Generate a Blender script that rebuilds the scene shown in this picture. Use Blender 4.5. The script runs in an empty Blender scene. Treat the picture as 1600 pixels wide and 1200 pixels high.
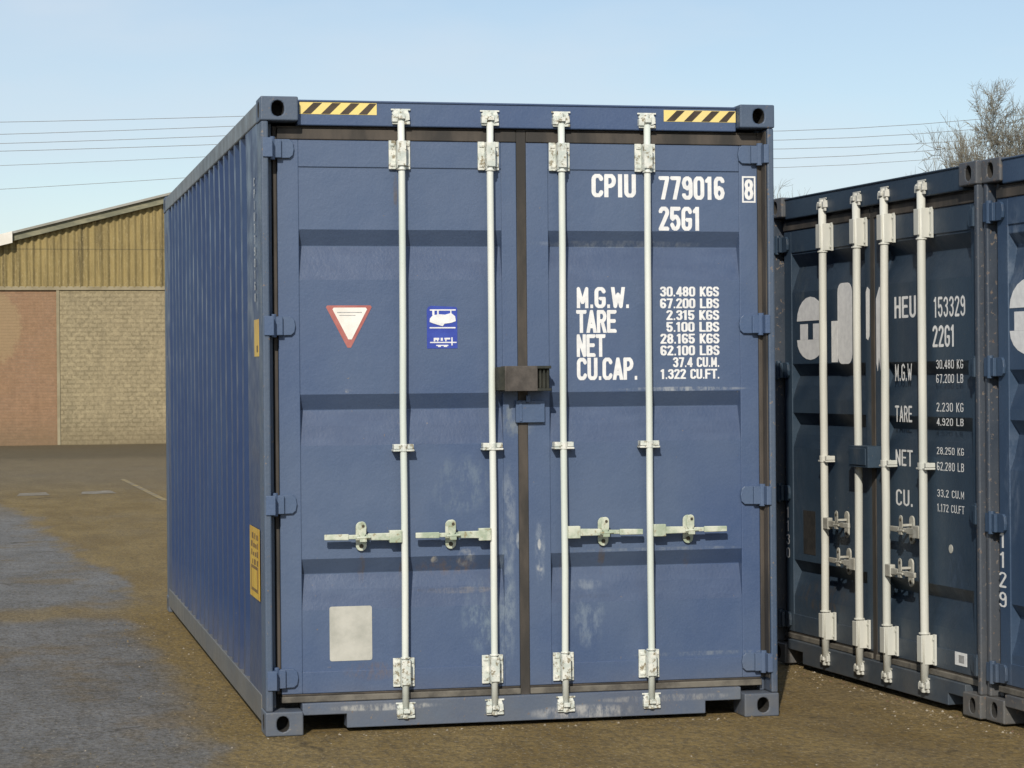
import bpy, bmesh, math, random
from mathutils import Vector, Matrix
R = math.radians
random.seed(7)
C = bpy.context.scene.collection
SC = bpy.context.scene

# ------------------------------------------------------------------ camera
cam = bpy.data.cameras.new("camera")
co = bpy.data.objects.new("camera", cam); C.objects.link(co)
co.location = (-1.2003, -10.5711, 1.6148)
co.rotation_euler = (1.568045, 0.0084401, -0.2190365)
cam.sensor_width = 36.0
cam.lens = 3662.997 / 1600 * 36
cam.clip_start = 0.1; cam.clip_end = 3000
SC.camera = co
# ------------------------------------------------------------------ light
SUN_EL, SUN_AZ = R(33), R(21)          # azimuth: sun stands behind the viewer, to the left
sd = Vector((-math.sin(SUN_AZ) * math.cos(SUN_EL), -math.cos(SUN_AZ) * math.cos(SUN_EL), math.sin(SUN_EL)))
W = bpy.data.worlds.new("World"); SC.world = W; W.use_nodes = True
nt = W.node_tree; nt.nodes.clear()
def wn(t, **k):
    n = nt.nodes.new(t)
    for a, b in k.items(): setattr(n, a, b)
    return n
sky = wn('ShaderNodeTexSky', sky_type='NISHITA', sun_disc=False)
sky.sun_elevation = SUN_EL
sky.sun_rotation = math.atan2(sd.x, sd.y)
sky.air_density = 1.0; sky.dust_density = .35; sky.ozone_density = 1.8; sky.altitude = 50
tc = wn('ShaderNodeTexCoord')
mp = wn('ShaderNodeMapping'); mp.inputs['Scale'].default_value = (1.0, 1.0, 3.2); mp.inputs['Location'].default_value = (1.7, 0.4, 0)
n1 = wn('ShaderNodeTexNoise'); n1.inputs['Scale'].default_value = 4.2; n1.inputs['Detail'].default_value = 5; n1.inputs['Roughness'].default_value = .5
cr = wn('ShaderNodeValToRGB'); cr.color_ramp.elements[0].position = .38; cr.color_ramp.elements[1].position = .75
cr.color_ramp.elements[0].color = (.25, .25, .25, 1); cr.color_ramp.elements[1].color = (.95, .95, .95, 1)
mx = wn('ShaderNodeMixRGB'); mx.inputs['Color2'].default_value = (6.2, 6.95, 7.75, 1)
bg = wn('ShaderNodeBackground'); bg.inputs['Strength'].default_value = .11
wo = wn('ShaderNodeOutputWorld')
L = nt.links.new
L(tc.outputs['Generated'], mp.inputs['Vector']); L(mp.outputs['Vector'], n1.inputs['Vector']); L(n1.outputs['Fac'], cr.inputs['Fac'])
L(cr.outputs['Color'], mx.inputs['Fac']); L(sky.outputs['Color'], mx.inputs['Color1']); L(mx.outputs['Color'], bg.inputs['Color']); L(bg.outputs['Background'], wo.inputs['Surface'])
sl = bpy.data.lights.new("sun", 'SUN'); sl.energy = 3.9; sl.angle = R(.55); sl.color = (1.0, .93, .81)
so = bpy.data.objects.new("sun", sl); C.objects.link(so)
so.rotation_euler = sd.to_track_quat('Z', 'Y').to_euler(); so.location = (-8, -16, 14)
SC.view_settings.view_transform = 'Standard'; SC.view_settings.look = 'None'
SC.view_settings.exposure = 0.0; SC.view_settings.gamma = 1.0
SC.render.engine = 'CYCLES'

# ------------------------------------------------------------------ materials
class NT:
    """small helper to write node materials"""
    def __init__(s, name):
        s.m = bpy.data.materials.new(name); s.m.use_nodes = True
        s.t = s.m.node_tree; s.t.nodes.clear()
        s.out = s.n('ShaderNodeOutputMaterial'); s.p = s.n('ShaderNodeBsdfPrincipled')
        s.l(s.p.outputs['BSDF'], s.out.inputs['Surface'])
        s.co = s.n('ShaderNodeTexCoord').outputs['Object']
    def n(s, t): return s.t.nodes.new(t)
    def l(s, a, b): s.t.links.new(a, b)
    def noise(s, scale, detail=4, rough=.55, stretch=(1, 1, 1), off=(0, 0, 0), out='Fac'):
        m = s.n('ShaderNodeMapping'); m.inputs['Scale'].default_value = stretch; m.inputs['Location'].default_value = off
        s.l(s.co, m.inputs['Vector'])
        n = s.n('ShaderNodeTexNoise'); n.inputs['Scale'].default_value = scale; n.inputs['Detail'].default_value = detail; n.inputs['Roughness'].default_value = rough
        s.l(m.outputs['Vector'], n.inputs['Vector']); return n.outputs[out]
    def ramp(s, f, a, b, va=0., vb=1.):
        r = s.n('ShaderNodeMapRange'); r.interpolation_type = 'SMOOTHSTEP'
        for i, v in enumerate((a, b, va, vb)): r.inputs[i + 1].default_value = v
        s.l(f, r.inputs[0]); return r.outputs[0]
    def mix(s, f, a, b):
        m = s.n('ShaderNodeMixRGB')
        for k, v in ((0, f), (1, a), (2, b)):
            if isinstance(v, (int, float)): m.inputs[k].default_value = v
            elif isinstance(v, tuple): m.inputs[k].default_value = (*v, 1)
            else: s.l(v, m.inputs[k])
        return m.outputs[0]
    def math(s, op, a, b=None):
        m = s.n('ShaderNodeMath'); m.operation = op
        for k, v in ((0, a), (1, b)):
            if v is None: continue
            if isinstance(v, (int, float)): m.inputs[k].default_value = v
            else: s.l(v, m.inputs[k])
        return m.outputs[0]
    def sep(s):
        x = s.n('ShaderNodeSeparateXYZ'); s.l(s.co, x.inputs[0]); return x.outputs
    def blob(s, x, z, rx, rz, sh=.25):
        """soft patch round a point of the container's front"""
        o = s.sep()
        a = s.math('MULTIPLY', s.math('SUBTRACT', o[0], x), 1 / rx); b = s.math('MULTIPLY', s.math('SUBTRACT', o[2], z), 1 / rz)
        d = s.math('ADD', s.math('MULTIPLY', a, a), s.math('MULTIPLY', b, b))
        return s.ramp(d, sh, 1.0, 1.0, 0.0)
    def bump(s, h, strength, dist=.01):
        b = s.n('ShaderNodeBump'); b.inputs['Strength'].default_value = strength; b.inputs['Distance'].default_value = dist
        s.l(h, b.inputs['Height']); s.l(b.outputs[0], s.p.inputs['Normal'])
    def done(s, col, rough=.5, metal=0., spec=.5):
        for k, v in (('Base Color', col), ('Roughness', rough), ('Metallic', metal), ('Specular IOR Level', spec)):
            i = s.p.inputs[k]
            if isinstance(v, (int, float)): i.default_value = v
            elif isinstance(v, tuple): i.default_value = (*v, 1)
            else: s.l(v, i)
        return s.m

def paint(name, base, faded, dust=(.16, .145, .12), dust_top=.35, fade_amt=.8, chips=.72, smears=(), rough=.5, dustk=.55, seed=0, topfade=0):
    t = NT(name)
    f = t.ramp(t.noise(.9, 4, .55, (1, 1, .7), (seed, 0, 0)), .32, .68, 0, fade_amt)
    if topfade: f = t.math('MAXIMUM', f, t.math('MULTIPLY', t.ramp(t.math('ADD', t.sep()[2], t.math('MULTIPLY', t.noise(1.5, 4), 1.2)), 1.4, 3.2, 0, 1), topfade))
    c = t.mix(f, base, faded)
    streak = t.ramp(t.noise(9, 4, .6, (1, 1, .06), (0, seed, 0)), .45, .75, 0, .22)
    c = t.mix(streak, c, faded)
    fine = t.ramp(t.noise(120, 2, .6), .35, .7, 0, .12); c = t.mix(fine, c, tuple(v * 1.35 for v in faded))
    for (x, z, rx, rz, k, col) in smears:
        m = t.math('MULTIPLY', t.blob(x, z, rx, rz), t.ramp(t.noise(16, 5, .7, (1.6, 1, .7), (x, 0, z)), .40, .68, 0, k))
        c = t.mix(m, c, col)
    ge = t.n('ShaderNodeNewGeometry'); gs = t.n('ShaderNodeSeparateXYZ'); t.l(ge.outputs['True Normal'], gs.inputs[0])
    slope_dim = t.math('MULTIPLY', t.ramp(gs.outputs[2], .08, .22, 0, 1), t.math('MULTIPLY', t.ramp(gs.outputs[2], .75, .5, 0, 1), t.ramp(t.noise(7, 5, .65, (.5, 1, 2)), .2, .7, .35, .75)))
    c = t.mix(slope_dim, c, tuple(.72 * v for v in base))  # upward-facing slopes painted darker to offset their brighter sunlight
    o = t.sep()
    low = t.ramp(o[2], dust_top, .02, 0, 1)
    dm = t.math('MULTIPLY', low, t.ramp(t.noise(5, 5, .65), .3, .7, dustk * .35, dustk)); c = t.mix(dm, c, dust)
    ch = t.noise(46, 4, .62, off=(seed, 3, 0)); cm = t.ramp(ch, chips, chips + .02, 0, .9)
    rust = t.mix(t.noise(20, 2), (.10, .045, .02), (.25, .24, .22)); c = t.mix(cm, c, rust)
    t.bump(t.math('ADD', t.math('MULTIPLY', t.noise(2.6, 3), 9.0), t.noise(70, 2)), .16, .006)
    r = t.ramp(t.noise(6, 4), .3, .7, rough - .08, rough + .12)
    return t.done(c, r)

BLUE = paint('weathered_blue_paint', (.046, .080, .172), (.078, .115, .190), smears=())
DOORSM = [(.86, .74, .16, .05, .8, (.16, .12, .10)), (1.02, .52, .11, .20, .6, (.20, .26, .31)), (.93, 1.12, .16, .16, .45, (.17, .22, .27)), (.93, .63, .22, .018, .9, (.30, .27, .22)), (.80, .635, .30, .008, .9, (.05, .05, .05)), (1.55, .585, .12, .012, .7, (.05, .06, .08)),
          (1.53, .49, .09, .17, .55, (.20, .25, .31)), (1.52, .64, .10, .03, .7, (.26, .30, .34)), (1.30, .80, .03, .18, .45, (.34, .38, .42)),
          (1.13, .55, .06, .35, .6, (.22, .27, .32)), (1.2, 1.42, .10, .10, .7, (.20, .23, .25)), (1.15, .95, .04, .3, .5, (.26, .3, .35)), (.5, .27, .15, .05, .6, (.14, .10, .08)),
          (1.296, .835, .010, .03, 1, (.5, .5, .48)), (1.297, .725, .016, .02, 1, (.45, .45, .43)), (.80, .775, .02, .02, 1, (.45, .43, .38)), (1.20, .86, .02, .05, .9, (.32, .35, .38)), (.65, .70, .015, .16, .55, (.13, .085, .045)), (1.07, .70, .013, .18, .5, (.13, .085, .045)), (1.41, .70, .013, .15, .5, (.12, .08, .045)), (.46, .75, .02, .10, .5, (.13, .09, .05)), (1.6, .76, .02, .10, .5, (.13, .09, .05)), (2.02, .77, .02, .08, .45, (.13, .09, .05)), (.63, 2.47, .012, .10, .5, (.12, .09, .06)), (1.83, 2.47, .012, .10, .45, (.12, .09, .06)), (2.1, .30, .4, .012, .5, (.22, .25, .28)), (1.9, .80, .5, .01, .5, (.2, .23, .27)), (.40, 1.56, .02, .012, 1, (.45, .42, .36)), (1.7, 2.24, .5, .02, .4, (.3, .33, .37)), (2.0, 1.555, .35, .012, .8, (.34, .36, .38)), (.95, .78, .05, .05, .7, (.35, .36, .36))]
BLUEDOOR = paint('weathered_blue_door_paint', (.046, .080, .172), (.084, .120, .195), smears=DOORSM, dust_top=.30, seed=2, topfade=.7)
BLUESILL = paint('scuffed_blue_sill_paint', (.055, .088, .165), (.115, .14, .175), smears=[(1.5, .05, .3, .04, .9, (.40, .40, .40)), (.55, .11, .28, .02, .9, (.5, .5, .48)), (1.9, .10, .4, .02, .6, (.35, .35, .35))], dust_top=.5, dustk=.35, seed=4, chips=.66)
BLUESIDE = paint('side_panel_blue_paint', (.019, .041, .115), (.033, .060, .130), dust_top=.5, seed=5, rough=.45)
RAIL = paint('faded_grey_rail_paint', (.115, .13, .142), (.165, .172, .176), dust_top=.4, seed=8, fade_amt=.9, chips=.68)
BRAIL = paint('grimy_bottom_rail_paint', (.10, .105, .11), (.15, .145, .135), dust_top=.3, seed=18, fade_amt=.9, chips=.66)
CAST = paint('faded_grey_blue_casting_paint', (.045, .074, .130), (.080, .106, .150), dust_top=.3, seed=9, chips=.64)
HINGE = paint('hinge_blue_paint', (.052, .09, .18), (.09, .128, .20), seed=11, chips=.69)
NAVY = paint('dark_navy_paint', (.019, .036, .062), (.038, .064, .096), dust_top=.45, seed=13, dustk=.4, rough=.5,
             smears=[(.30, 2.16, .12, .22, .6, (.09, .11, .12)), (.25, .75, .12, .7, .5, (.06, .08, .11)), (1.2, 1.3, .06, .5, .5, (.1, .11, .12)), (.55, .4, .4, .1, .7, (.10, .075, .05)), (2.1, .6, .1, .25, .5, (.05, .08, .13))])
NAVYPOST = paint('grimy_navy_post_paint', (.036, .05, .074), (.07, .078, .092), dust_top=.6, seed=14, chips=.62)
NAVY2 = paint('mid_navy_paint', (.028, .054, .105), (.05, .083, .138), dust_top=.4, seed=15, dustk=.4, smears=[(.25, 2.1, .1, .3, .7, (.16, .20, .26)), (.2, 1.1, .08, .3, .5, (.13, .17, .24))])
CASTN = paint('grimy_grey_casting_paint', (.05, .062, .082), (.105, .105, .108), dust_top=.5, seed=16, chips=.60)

def simple(name, a, b, scale=8, rough=.6, metal=0., bump=.1, stretch=(1, 1, 1), lo=.35, hi=.65, bdist=.003):
    t = NT(name); f = t.noise(scale, 5, .6, stretch); c = t.mix(t.ramp(f, lo, hi), a, b)
    if bump: t.bump(t.noise(scale * 6, 3), bump, bdist)
    return t.done(c, rough, metal)
RUBBER = simple('weathered_rubber_gasket', (.030, .027, .024), (.078, .064, .052), 6, .75, stretch=(1, 1, .3))
RUBBERD = simple('dusty_gasket', (.075, .068, .058), (.16, .145, .12), 9, .85)
CAVITY = simple('hollow_shade_and_patch_black', (.012, .012, .012), (.03, .027, .024), 20, .9)  # shade in casting holes painted in; also colours the underside and black patch
BAR = simple('pale_grey_green_paint', (.58, .63, .58), (.72, .73, .68), 4, .38, stretch=(1, 1, .25))
BARN = simple('cream_bar_paint', (.50, .51, .47), (.62, .61, .55), 5, .45, stretch=(1, 1, .2), lo=.3, hi=.7)
def zinc():
    t = NT('chipped_white_bracket_paint'); c = t.mix(t.ramp(t.noise(30, 4), .35, .65), (.70, .70, .64), (.50, .54, .50))
    c = t.mix(t.ramp(t.noise(38, 5, .7), .52, .62, 0, .85), c, (.17, .13, .06)); t.bump(t.noise(90, 2), .25, .003); return t.done(c, .5)
BRK = zinc()
def rusty():
    t = NT('rusty_galvanised_handle'); c = t.mix(t.ramp(t.noise(14, 4), .4, .62), (.58, .60, .50), (.34, .40, .30))
    c = t.mix(t.ramp(t.noise(34, 5, .7), .55, .66, 0, .75), c, (.24, .17, .07)); t.bump(t.noise(80, 2), .3, .003); return t.done(c, .5)
HND = rusty()
BRKN = simple('grimy_white_cam_paint', (.42, .42, .38), (.60, .59, .54), 30, .6)
HNDN = simple('grimy_grey_handle_paint', (.30, .29, .25), (.46, .45, .40), 14, .6)
LOCK = simple('rusted_brown_steel', (.05, .043, .038), (.10, .086, .076), 12, .75)
LOCKD = simple('dark_green_grime', (.016, .019, .015), (.034, .035, .027), 25, .8)
def letters(name, k=.8):
    t = NT(name); c = t.mix(t.ramp(t.noise(30, 4, .6), .3, .7), (k, k, k * .99), (k * .86, k * .86, k * .86)); return t.done(c, .5)
WHITE = letters('white_stencil_paint'); WHITEN = letters('aged_white_decal', .84)
YEL = simple('yellow_reflective_decal', (.66, .42, .035), (.55, .31, .02), 6, .45)
HAZY = simple('faded_yellow_hazard_tape', (.80, .62, .20), (.74, .60, .24), 8, .5)
HAZK = simple('brown_black_hazard_tape', (.035, .024, .015), (.06, .04, .025), 10, .5)
RED = simple('faded_red_decal', (.36, .10, .09), (.42, .15, .13), 12, .5)
DWHITE = simple('off_white_decal', (.82, .79, .74), (.74, .70, .64), 12, .5)
DBLUE = simple('bright_blue_placard', (.03, .055, .33), (.04, .075, .38), 12, .4)
DGREY = simple('bare_grey_patch', (.36, .36, .32), (.50, .49, .44), 9, .7, lo=.3, hi=.7)
INK = simple('dark_ink', (.03, .025, .02), (.07, .055, .03), 30, .6)
BINK = simple('brown_ink', (.14, .075, .012), (.22, .12, .02), 30, .6)
GINK = simple('grey_ink', (.25, .25, .25), (.4, .4, .4), 30, .6)

# ------------------------------------------------------------------ mesh helpers
class MB:
    def __init__(s): s.v = []; s.f = []; s.mi = []
    def add(s, vs, fs, mi=0):
        b = len(s.v); s.v += [tuple(v) for v in vs]; s.f += [tuple(i + b for i in f) for f in fs]; s.mi += [mi] * len(fs); return s
    def box(s, x0, x1, y0, y1, z0, z1, mi=0):
        if x0 > x1: x0, x1 = x1, x0
        v = [(x0, y0, z0), (x1, y0, z0), (x1, y1, z0), (x0, y1, z0), (x0, y0, z1), (x1, y0, z1), (x1, y1, z1), (x0, y1, z1)]
        return s.add(v, [(0, 3, 2, 1), (4, 5, 6, 7), (0, 1, 5, 4), (1, 2, 6, 5), (2, 3, 7, 6), (3, 0, 4, 7)], mi)
    def tube(s, pts, rs, seg=10, mi=0, cap=True):
        pts = [Vector(p) for p in pts]
        if isinstance(rs, (int, float)): rs = [rs] * len(pts)
        vs = []; fs = []
        for i, p in enumerate(pts):
            d = (pts[min(i + 1, len(pts) - 1)] - pts[max(i - 1, 0)]).normalized()
            a = d.orthogonal().normalized() if abs(d.z) < .99 else Vector((1, 0, 0))
            if i and abs(d.z) < .99:
                a = (pa - d * pa.dot(d)); a = a.normalized() if a.length > 1e-6 else d.orthogonal().normalized()
            pa = a; b = d.cross(a).normalized()
            for k in range(seg):
                t = 2 * math.pi * k / seg; vs.append(p + (a * math.cos(t) + b * math.sin(t)) * rs[i])
        n = len(pts)
        for i in range(n - 1):
            for k in range(seg):
                k2 = (k + 1) % seg; fs.append((i * seg + k, i * seg + k2, (i + 1) * seg + k2, (i + 1) * seg + k))
        if cap: fs.append(tuple(reversed(range(seg)))); fs.append(tuple((n - 1) * seg + k for k in range(seg)))
        return s.add(vs, fs, mi)
    def prism(s, poly, y0, y1, mi=0, axis='y'):
        """polygon in the other two axes, extruded along axis"""
        n = len(poly)
        def P(a, b, c): return {'y': (a, c, b), 'x': (c, a, b), 'z': (a, b, c)}[axis]
        vs = [P(a, b, y0) for a, b in poly] + [P(a, b, y1) for a, b in poly]
        fs = [tuple(range(n)), tuple(reversed(range(n, 2 * n)))] + [((i + 1) % n, i, n + i, n + (i + 1) % n) for i in range(n)]
        return s.add(vs, fs, mi)
    def strip(s, prof, a0, a1, axis, mi=0):
        """open profile (two coords) swept from a0 to a1 along an axis"""
        n = len(prof)
        def P(p, a): return {'x': (a, p[0], p[1]), 'z': (p[0], p[1], a)}[axis]
        return s.add([P(p, a0) for p in prof] + [P(p, a1) for p in prof], [(i, i + 1, n + i + 1, n + i) for i in range(n - 1)], mi)
    def build(s, name, mats, parent=None, bevel=0, smooth=False, solid=0, fix=True):
        me = bpy.data.meshes.new(name); me.from_pydata(s.v, [], s.f)
        for m in (mats if isinstance(mats, (list, tuple)) else [mats]): me.materials.append(m)
        for p, i in zip(me.polygons, s.mi): p.material_index = i
        if fix:
            bm = bmesh.new(); bm.from_mesh(me); bmesh.ops.recalc_face_normals(bm, faces=bm.faces); bm.to_mesh(me); bm.free()
        o = bpy.data.objects.new(name, me); C.objects.link(o)
        if parent: o.parent = parent
        if smooth:
            for p in me.polygons: p.use_smooth = True
        if solid:
            m = o.modifiers.new('solid', 'SOLIDIFY'); m.thickness = solid; m.offset = -1
        if bevel:
            m = o.modifiers.new('bevel', 'BEVEL'); m.width = bevel; m.segments = 2; m.limit_method = 'ANGLE'; m.angle_limit = R(40)
        return o

def tag(o, label, cat, group=None, kind=None):
    o['label'] = label; o['category'] = cat
    if group: o['group'] = group
    if kind: o['kind'] = kind
    return o
def empty(name, loc=(0, 0, 0), rz=0, rx=0, ry=0):
    o = bpy.data.objects.new(name, None); C.objects.link(o); o.location = loc; o.rotation_euler = (rx, ry, rz); o.empty_display_size = .2; return o
def stadium(cx, cz, w, h, n=8, flat_bottom=False):
    r = w / 2; p = []
    for k in range(n + 1): t = math.pi * k / n; p.append((cx + r * math.cos(t), cz + h / 2 - r + r * math.sin(t)))
    if flat_bottom: p += [(cx - r, cz - h / 2), (cx + r, cz - h / 2)]
    else:
        for k in range(n + 1): t = math.pi + math.pi * k / n; p.append((cx + r * math.cos(t), cz - h / 2 + r + r * math.sin(t)))
    return p
def rrect(x0, x1, z0, z1, r, n=4):
    p = []
    for (cx, cz, a) in ((x1 - r, z1 - r, 0), (x0 + r, z1 - r, 90), (x0 + r, z0 + r, 180), (x1 - r, z0 + r, 270)):
        for k in range(n + 1): t = R(a + 90 * k / n); p.append((cx + r * math.cos(t), cz + r * math.sin(t)))
    return p

GW = .46; HS = .070
def _arc(cx, cy, rx, ry, a0, a1, n=8): return [(cx + rx * math.cos(R(a0 + (a1 - a0) * k / n)), cy + ry * math.sin(R(a0 + (a1 - a0) * k / n))) for k in range(n + 1)]
_l, _r, _b, _t, _m = HS, GW - HS, HS, 1 - HS, GW / 2; _rx = _r - _m; _ry = .17
_O = _arc(_m, _t - _ry, _rx, _ry, 0, 180) + _arc(_m, _b + _ry, _rx, _ry, 180, 360) + [(_r, _t - _ry)]
STROKES = {
 '0': [_O], 'O': [_O], '1': [[(_m + .02, _b - HS), (_m + .02, _t + HS)], [(_m + .02, _t), (_m - .10, _t - .12)]], 'I': [[(_m, -.0), (_m, 1.)]],
 '2': [_arc(_m, _t - _ry, _rx, _ry, 165, -20) + [(_l, _b), (_r, _b)]],
 '3': [_arc(_m, _t - .19, _rx, .19, 160, -90) + _arc(_m, .55 - .22 - .02, _rx, .245, 90, -160)], '4': [[(_r - .06, _b - HS), (_r - .06, _t), (_l, .30), (_r + .04, .30)]],
 '5': [[(_r, _t), (_l + .01, _t), (_l, .54)] + _arc(_m, .33, _rx, .26, 140, -160)],
 '6': [_arc(_m, _b + .22, _rx, .22, 180, -180) + _arc(_m, _t - _ry, _rx, _ry, 180, 15)], '9': [_arc(_m, _t - .22, _rx, .22, 0, 360) + _arc(_m, _b + _ry, _rx, _ry, 0, -165)],
 '7': [[(_l, _t), (_r, _t), (_m - .05, _b - HS)]], '8': [_arc(_m, _t - .20, _rx - .01, .20, -90, 270), _arc(_m, _b + .23, _rx, .23, 90, 450)],
 'A': [[(_l - .02, _b - HS), (_m, _t), (_r + .02, _b - HS)], [(_l + .06, .30), (_r - .06, .30)]], 'B': [[(_l, _b), (_l, _t)] + _arc(_m, _t - .19, _rx, .19, 90, -90) + _arc(_m, _b + .235, _rx, .235, 90, -90) + [(_l, _b)], [(_l, .55), (_m, .55)]],
 'C': [_arc(_m, _t - _ry, _rx, _ry, 10, 180) + _arc(_m, _b + _ry, _rx, _ry, 180, 350)], 'E': [[(_r, _t), (_l, _t), (_l, _b), (_r, _b)], [(_l, .52), (_r - .04, .52)]], 'F': [[(_r, _t), (_l, _t), (_l, _b - HS)], [(_l, .52), (_r - .04, .52)]],
 'G': [_arc(_m, _t - _ry, _rx, _ry, 10, 180) + _arc(_m, _b + _ry, _rx, _ry, 180, 360) + [(_r, .46), (_m + .03, .46)]], 'H': [[(_l, -.0), (_l, 1.)], [(_r, -.0), (_r, 1.)], [(_l, .52), (_r, .52)]],
 'K': [[(_l, 0), (_l, 1)], [(_r, _t + .05), (_l, .42)], [(_l + .08, .52), (_r + .01, -.0)]], 'L': [[(_l, 1), (_l, _b), (_r, _b)]], 'M': [[(_l, 0), (_l, _t), (_m, .25), (_r, _t), (_r, 0)]], 'N': [[(_l, 0), (_l, _t), (_r, _b), (_r, 1)]],
 'P': [[(_l, 0), (_l, _t), (_m, _t)] + _arc(_m, _t - .22, _rx, .22, 90, -90) + [(_l, _t - .44)]], 'R': [[(_l, 0), (_l, _t), (_m, _t)] + _arc(_m, _t - .21, _rx, .21, 90, -90) + [(_l, _t - .42)], [(_m + .02, .50), (_r + .01, 0)]],
 'S': [_arc(_m, _t - .20, _rx, .20, 15, 250) + _arc(_m, _b + .22, _rx, .22, 70, -165)], 'T': [[(_l - .04, _t), (_r + .04, _t)], [(_m, _t), (_m, 0)]], 'U': [[(_l, 1), (_l, _b + _ry)] + _arc(_m, _b + _ry, _rx, _ry, 180, 360) + [(_r, 1)]],
 'W': [[(_l - .03, 1), (_l + .06, _b), (_m, .66), (_r - .06, _b), (_r + .03, 1)]], '.': [[(_m, .5), (_m, .5)]]}
_gl = {}
def glyph(ch, off=0.):
    """outline of one block capital as rows of thin quads (no two overlap), in a unit box"""
    if (ch, off) in _gl: return _gl[(ch, off)]
    if ch == '.': r = ([(0, 0), (1, 0), (1, 1), (0, 1)], [(0, 1, 2, 3)], GW, 1); _gl[(ch, off)] = r; return r
    segs = [(p[i], p[i + 1]) for p in STROKES[ch] for i in range(len(p) - 1)]; hs = HS + off
    def sd(x, y):
        best = 9
        for (ax, ay), (bx, by) in segs:
            ux, uy = bx - ax, by - ay; q = ux * ux + uy * uy
            t = max(0, min(1, ((x - ax) * ux + (y - ay) * uy) / q)) if q else 0
            best = min(best, (x - ax - t * ux) ** 2 + (y - ay - t * uy) ** 2)
        return math.sqrt(best) - hs
    NR, NC = 30, 22; vs = []; fs = []; pad = .03; xs_ = [-pad + (GW + 2 * pad) * k / NC for k in range(NC + 1)]
    for j in range(NR):
        ya_, yb2 = j / NR, (j + 1) / NR; vals = [sd(x, (ya_ + yb2) / 2) for x in xs_]; st = xs_[0] if vals[0] < 0 else None
        for k in range(NC):
            v0, v1 = vals[k], vals[k + 1]
            if (v0 < 0) != (v1 < 0):
                xc = xs_[k] + (xs_[k + 1] - xs_[k]) * v0 / (v0 - v1)
                if v1 < 0: st = xc
                else:
                    b_ = len(vs); vs += [(st / GW, ya_), (xc / GW, ya_), (xc / GW, yb2), (st / GW, yb2)]; fs.append((b_, b_ + 1, b_ + 2, b_ + 3)); st = None
        if st is not None:
            b_ = len(vs); vs += [(st / GW, ya_), (xs_[-1] / GW, ya_), (xs_[-1] / GW, yb2), (st / GW, yb2)]; fs.append((b_, b_ + 1, b_ + 2, b_ + 3))
    r = (vs, fs, GW, 1); _gl[(ch, off)] = r; return r
CELL = {'I': .5, '1': .72, '.': .36, ' ': .62, 'M': 1.12, 'W': 1.2}
def text(name, s, x0, x1, z0, z1, y, par, mat, off=0., gap=.16):
    """one line of condensed block capitals filling a rectangle of a front plane: one object"""
    h = z1 - z0; cells = [CELL.get(c, 1.0) for c in s]
    tot = sum(cells) + gap * (len(s) - 1); u = (x1 - x0) / tot; x = x0; mb = MB()
    for c, w in zip(s + ' ', cells + [0]):
        if c != ' ':
            vs, fs, _, _ = glyph(c, off)
            if c in 'MW': vs, fs, _, _ = glyph(c, off - .022)
            gw = {'M': 1.12, 'W': 1.22, '.': .26}.get(c, 1.0) * u; cx = x + w * u / 2; hh = h * (.17 if c == '.' else 1)
            mb.add([(cx + (a - .5) * gw, y, z0 + b * hh) for a, b in vs], fs)
        elif mb.v: mb.build(name, mat, par, fix=False); mb = MB()
        x += (w + gap) * u

def casting(parent, mats, x0, z0, yfront, depth, mirror_side, W_=.172, H_=.110):
    """corner casting with a slotted front and side"""
    bm = bmesh.new()
    x1 = x0 + W_; z1 = z0 + H_; y0 = yfront; y1 = yfront + depth
    def face_with_hole(org, u, v, n, uw, vh, hole, dep):
        outer = [bm.verts.new(org + u * a + v * b) for a, b in ((0, 0), (uw, 0), (uw, vh), (0, vh))]
        inner = [bm.verts.new(org + u * a + v * b) for a, b in hole]
        es = []
        for lp in (outer, inner):
            for i in range(len(lp)): es.append(bm.edges.new((lp[i], lp[(i + 1) % len(lp)])))
        bmesh.ops.triangle_fill(bm, use_beauty=True, use_dissolve=False, edges=es)
        back = [bm.verts.new(w.co + n * dep) for w in inner]
        m = len(inner)
        for i in range(m):
            f = bm.faces.new((inner[i], inner[(i + 1) % m], back[(i + 1) % m], back[i])); f.material_index = 1
        f = bm.faces.new(back); f.material_index = 1
    X = Vector((1, 0, 0)); Y = Vector((0, 1, 0)); Z = Vector((0, 0, 1))
    cz = H_ / 2
    face_with_hole(Vector((x0, y0, z0)), X, Z, Y, W_, H_, stadium(W_ * (.46 if mirror_side else .54), cz, .056, .072, 6), .1)
    sx = x0 if mirror_side else x1; nn = X if mirror_side else -X
    face_with_hole(Vector((sx, y0, z0)), Y, Z, nn, depth, H_, stadium(depth / 2, cz, .06, .070, 6), .05)
    ox = x1 if mirror_side else x0
    def quad(a): 
        bm.faces.new([bm.verts.new(p) for p in a])
    quad([(ox, y0, z0), (ox, y1, z0), (ox, y1, z1), (ox, y0, z1)])
    quad([(x0, y1, z0), (x1, y1, z0), (x1, y1, z1), (x0, y1, z1)])
    quad([(x0, y0, z1), (x1, y0, z1), (x1, y1, z1), (x0, y1, z1)])
    quad([(x0, y0, z0), (x1, y0, z0), (x1, y1, z0), (x0, y1, z0)])
    bmesh.ops.remove_doubles(bm, verts=bm.verts, dist=1e-5)
    bmesh.ops.recalc_face_normals(bm, faces=bm.faces)
    me = bpy.data.meshes.new('corner_casting'); bm.to_mesh(me); bm.free()
    for m in mats: me.materials.append(m)
    o = bpy.data.objects.new('corner_casting', me); C.objects.link(o); o.parent = parent
    b = o.modifiers.new('bevel', 'BEVEL'); b.width = .007; b.segments = 3; b.limit_method = 'ANGLE'; b.angle_limit = R(50)
    return o

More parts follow.
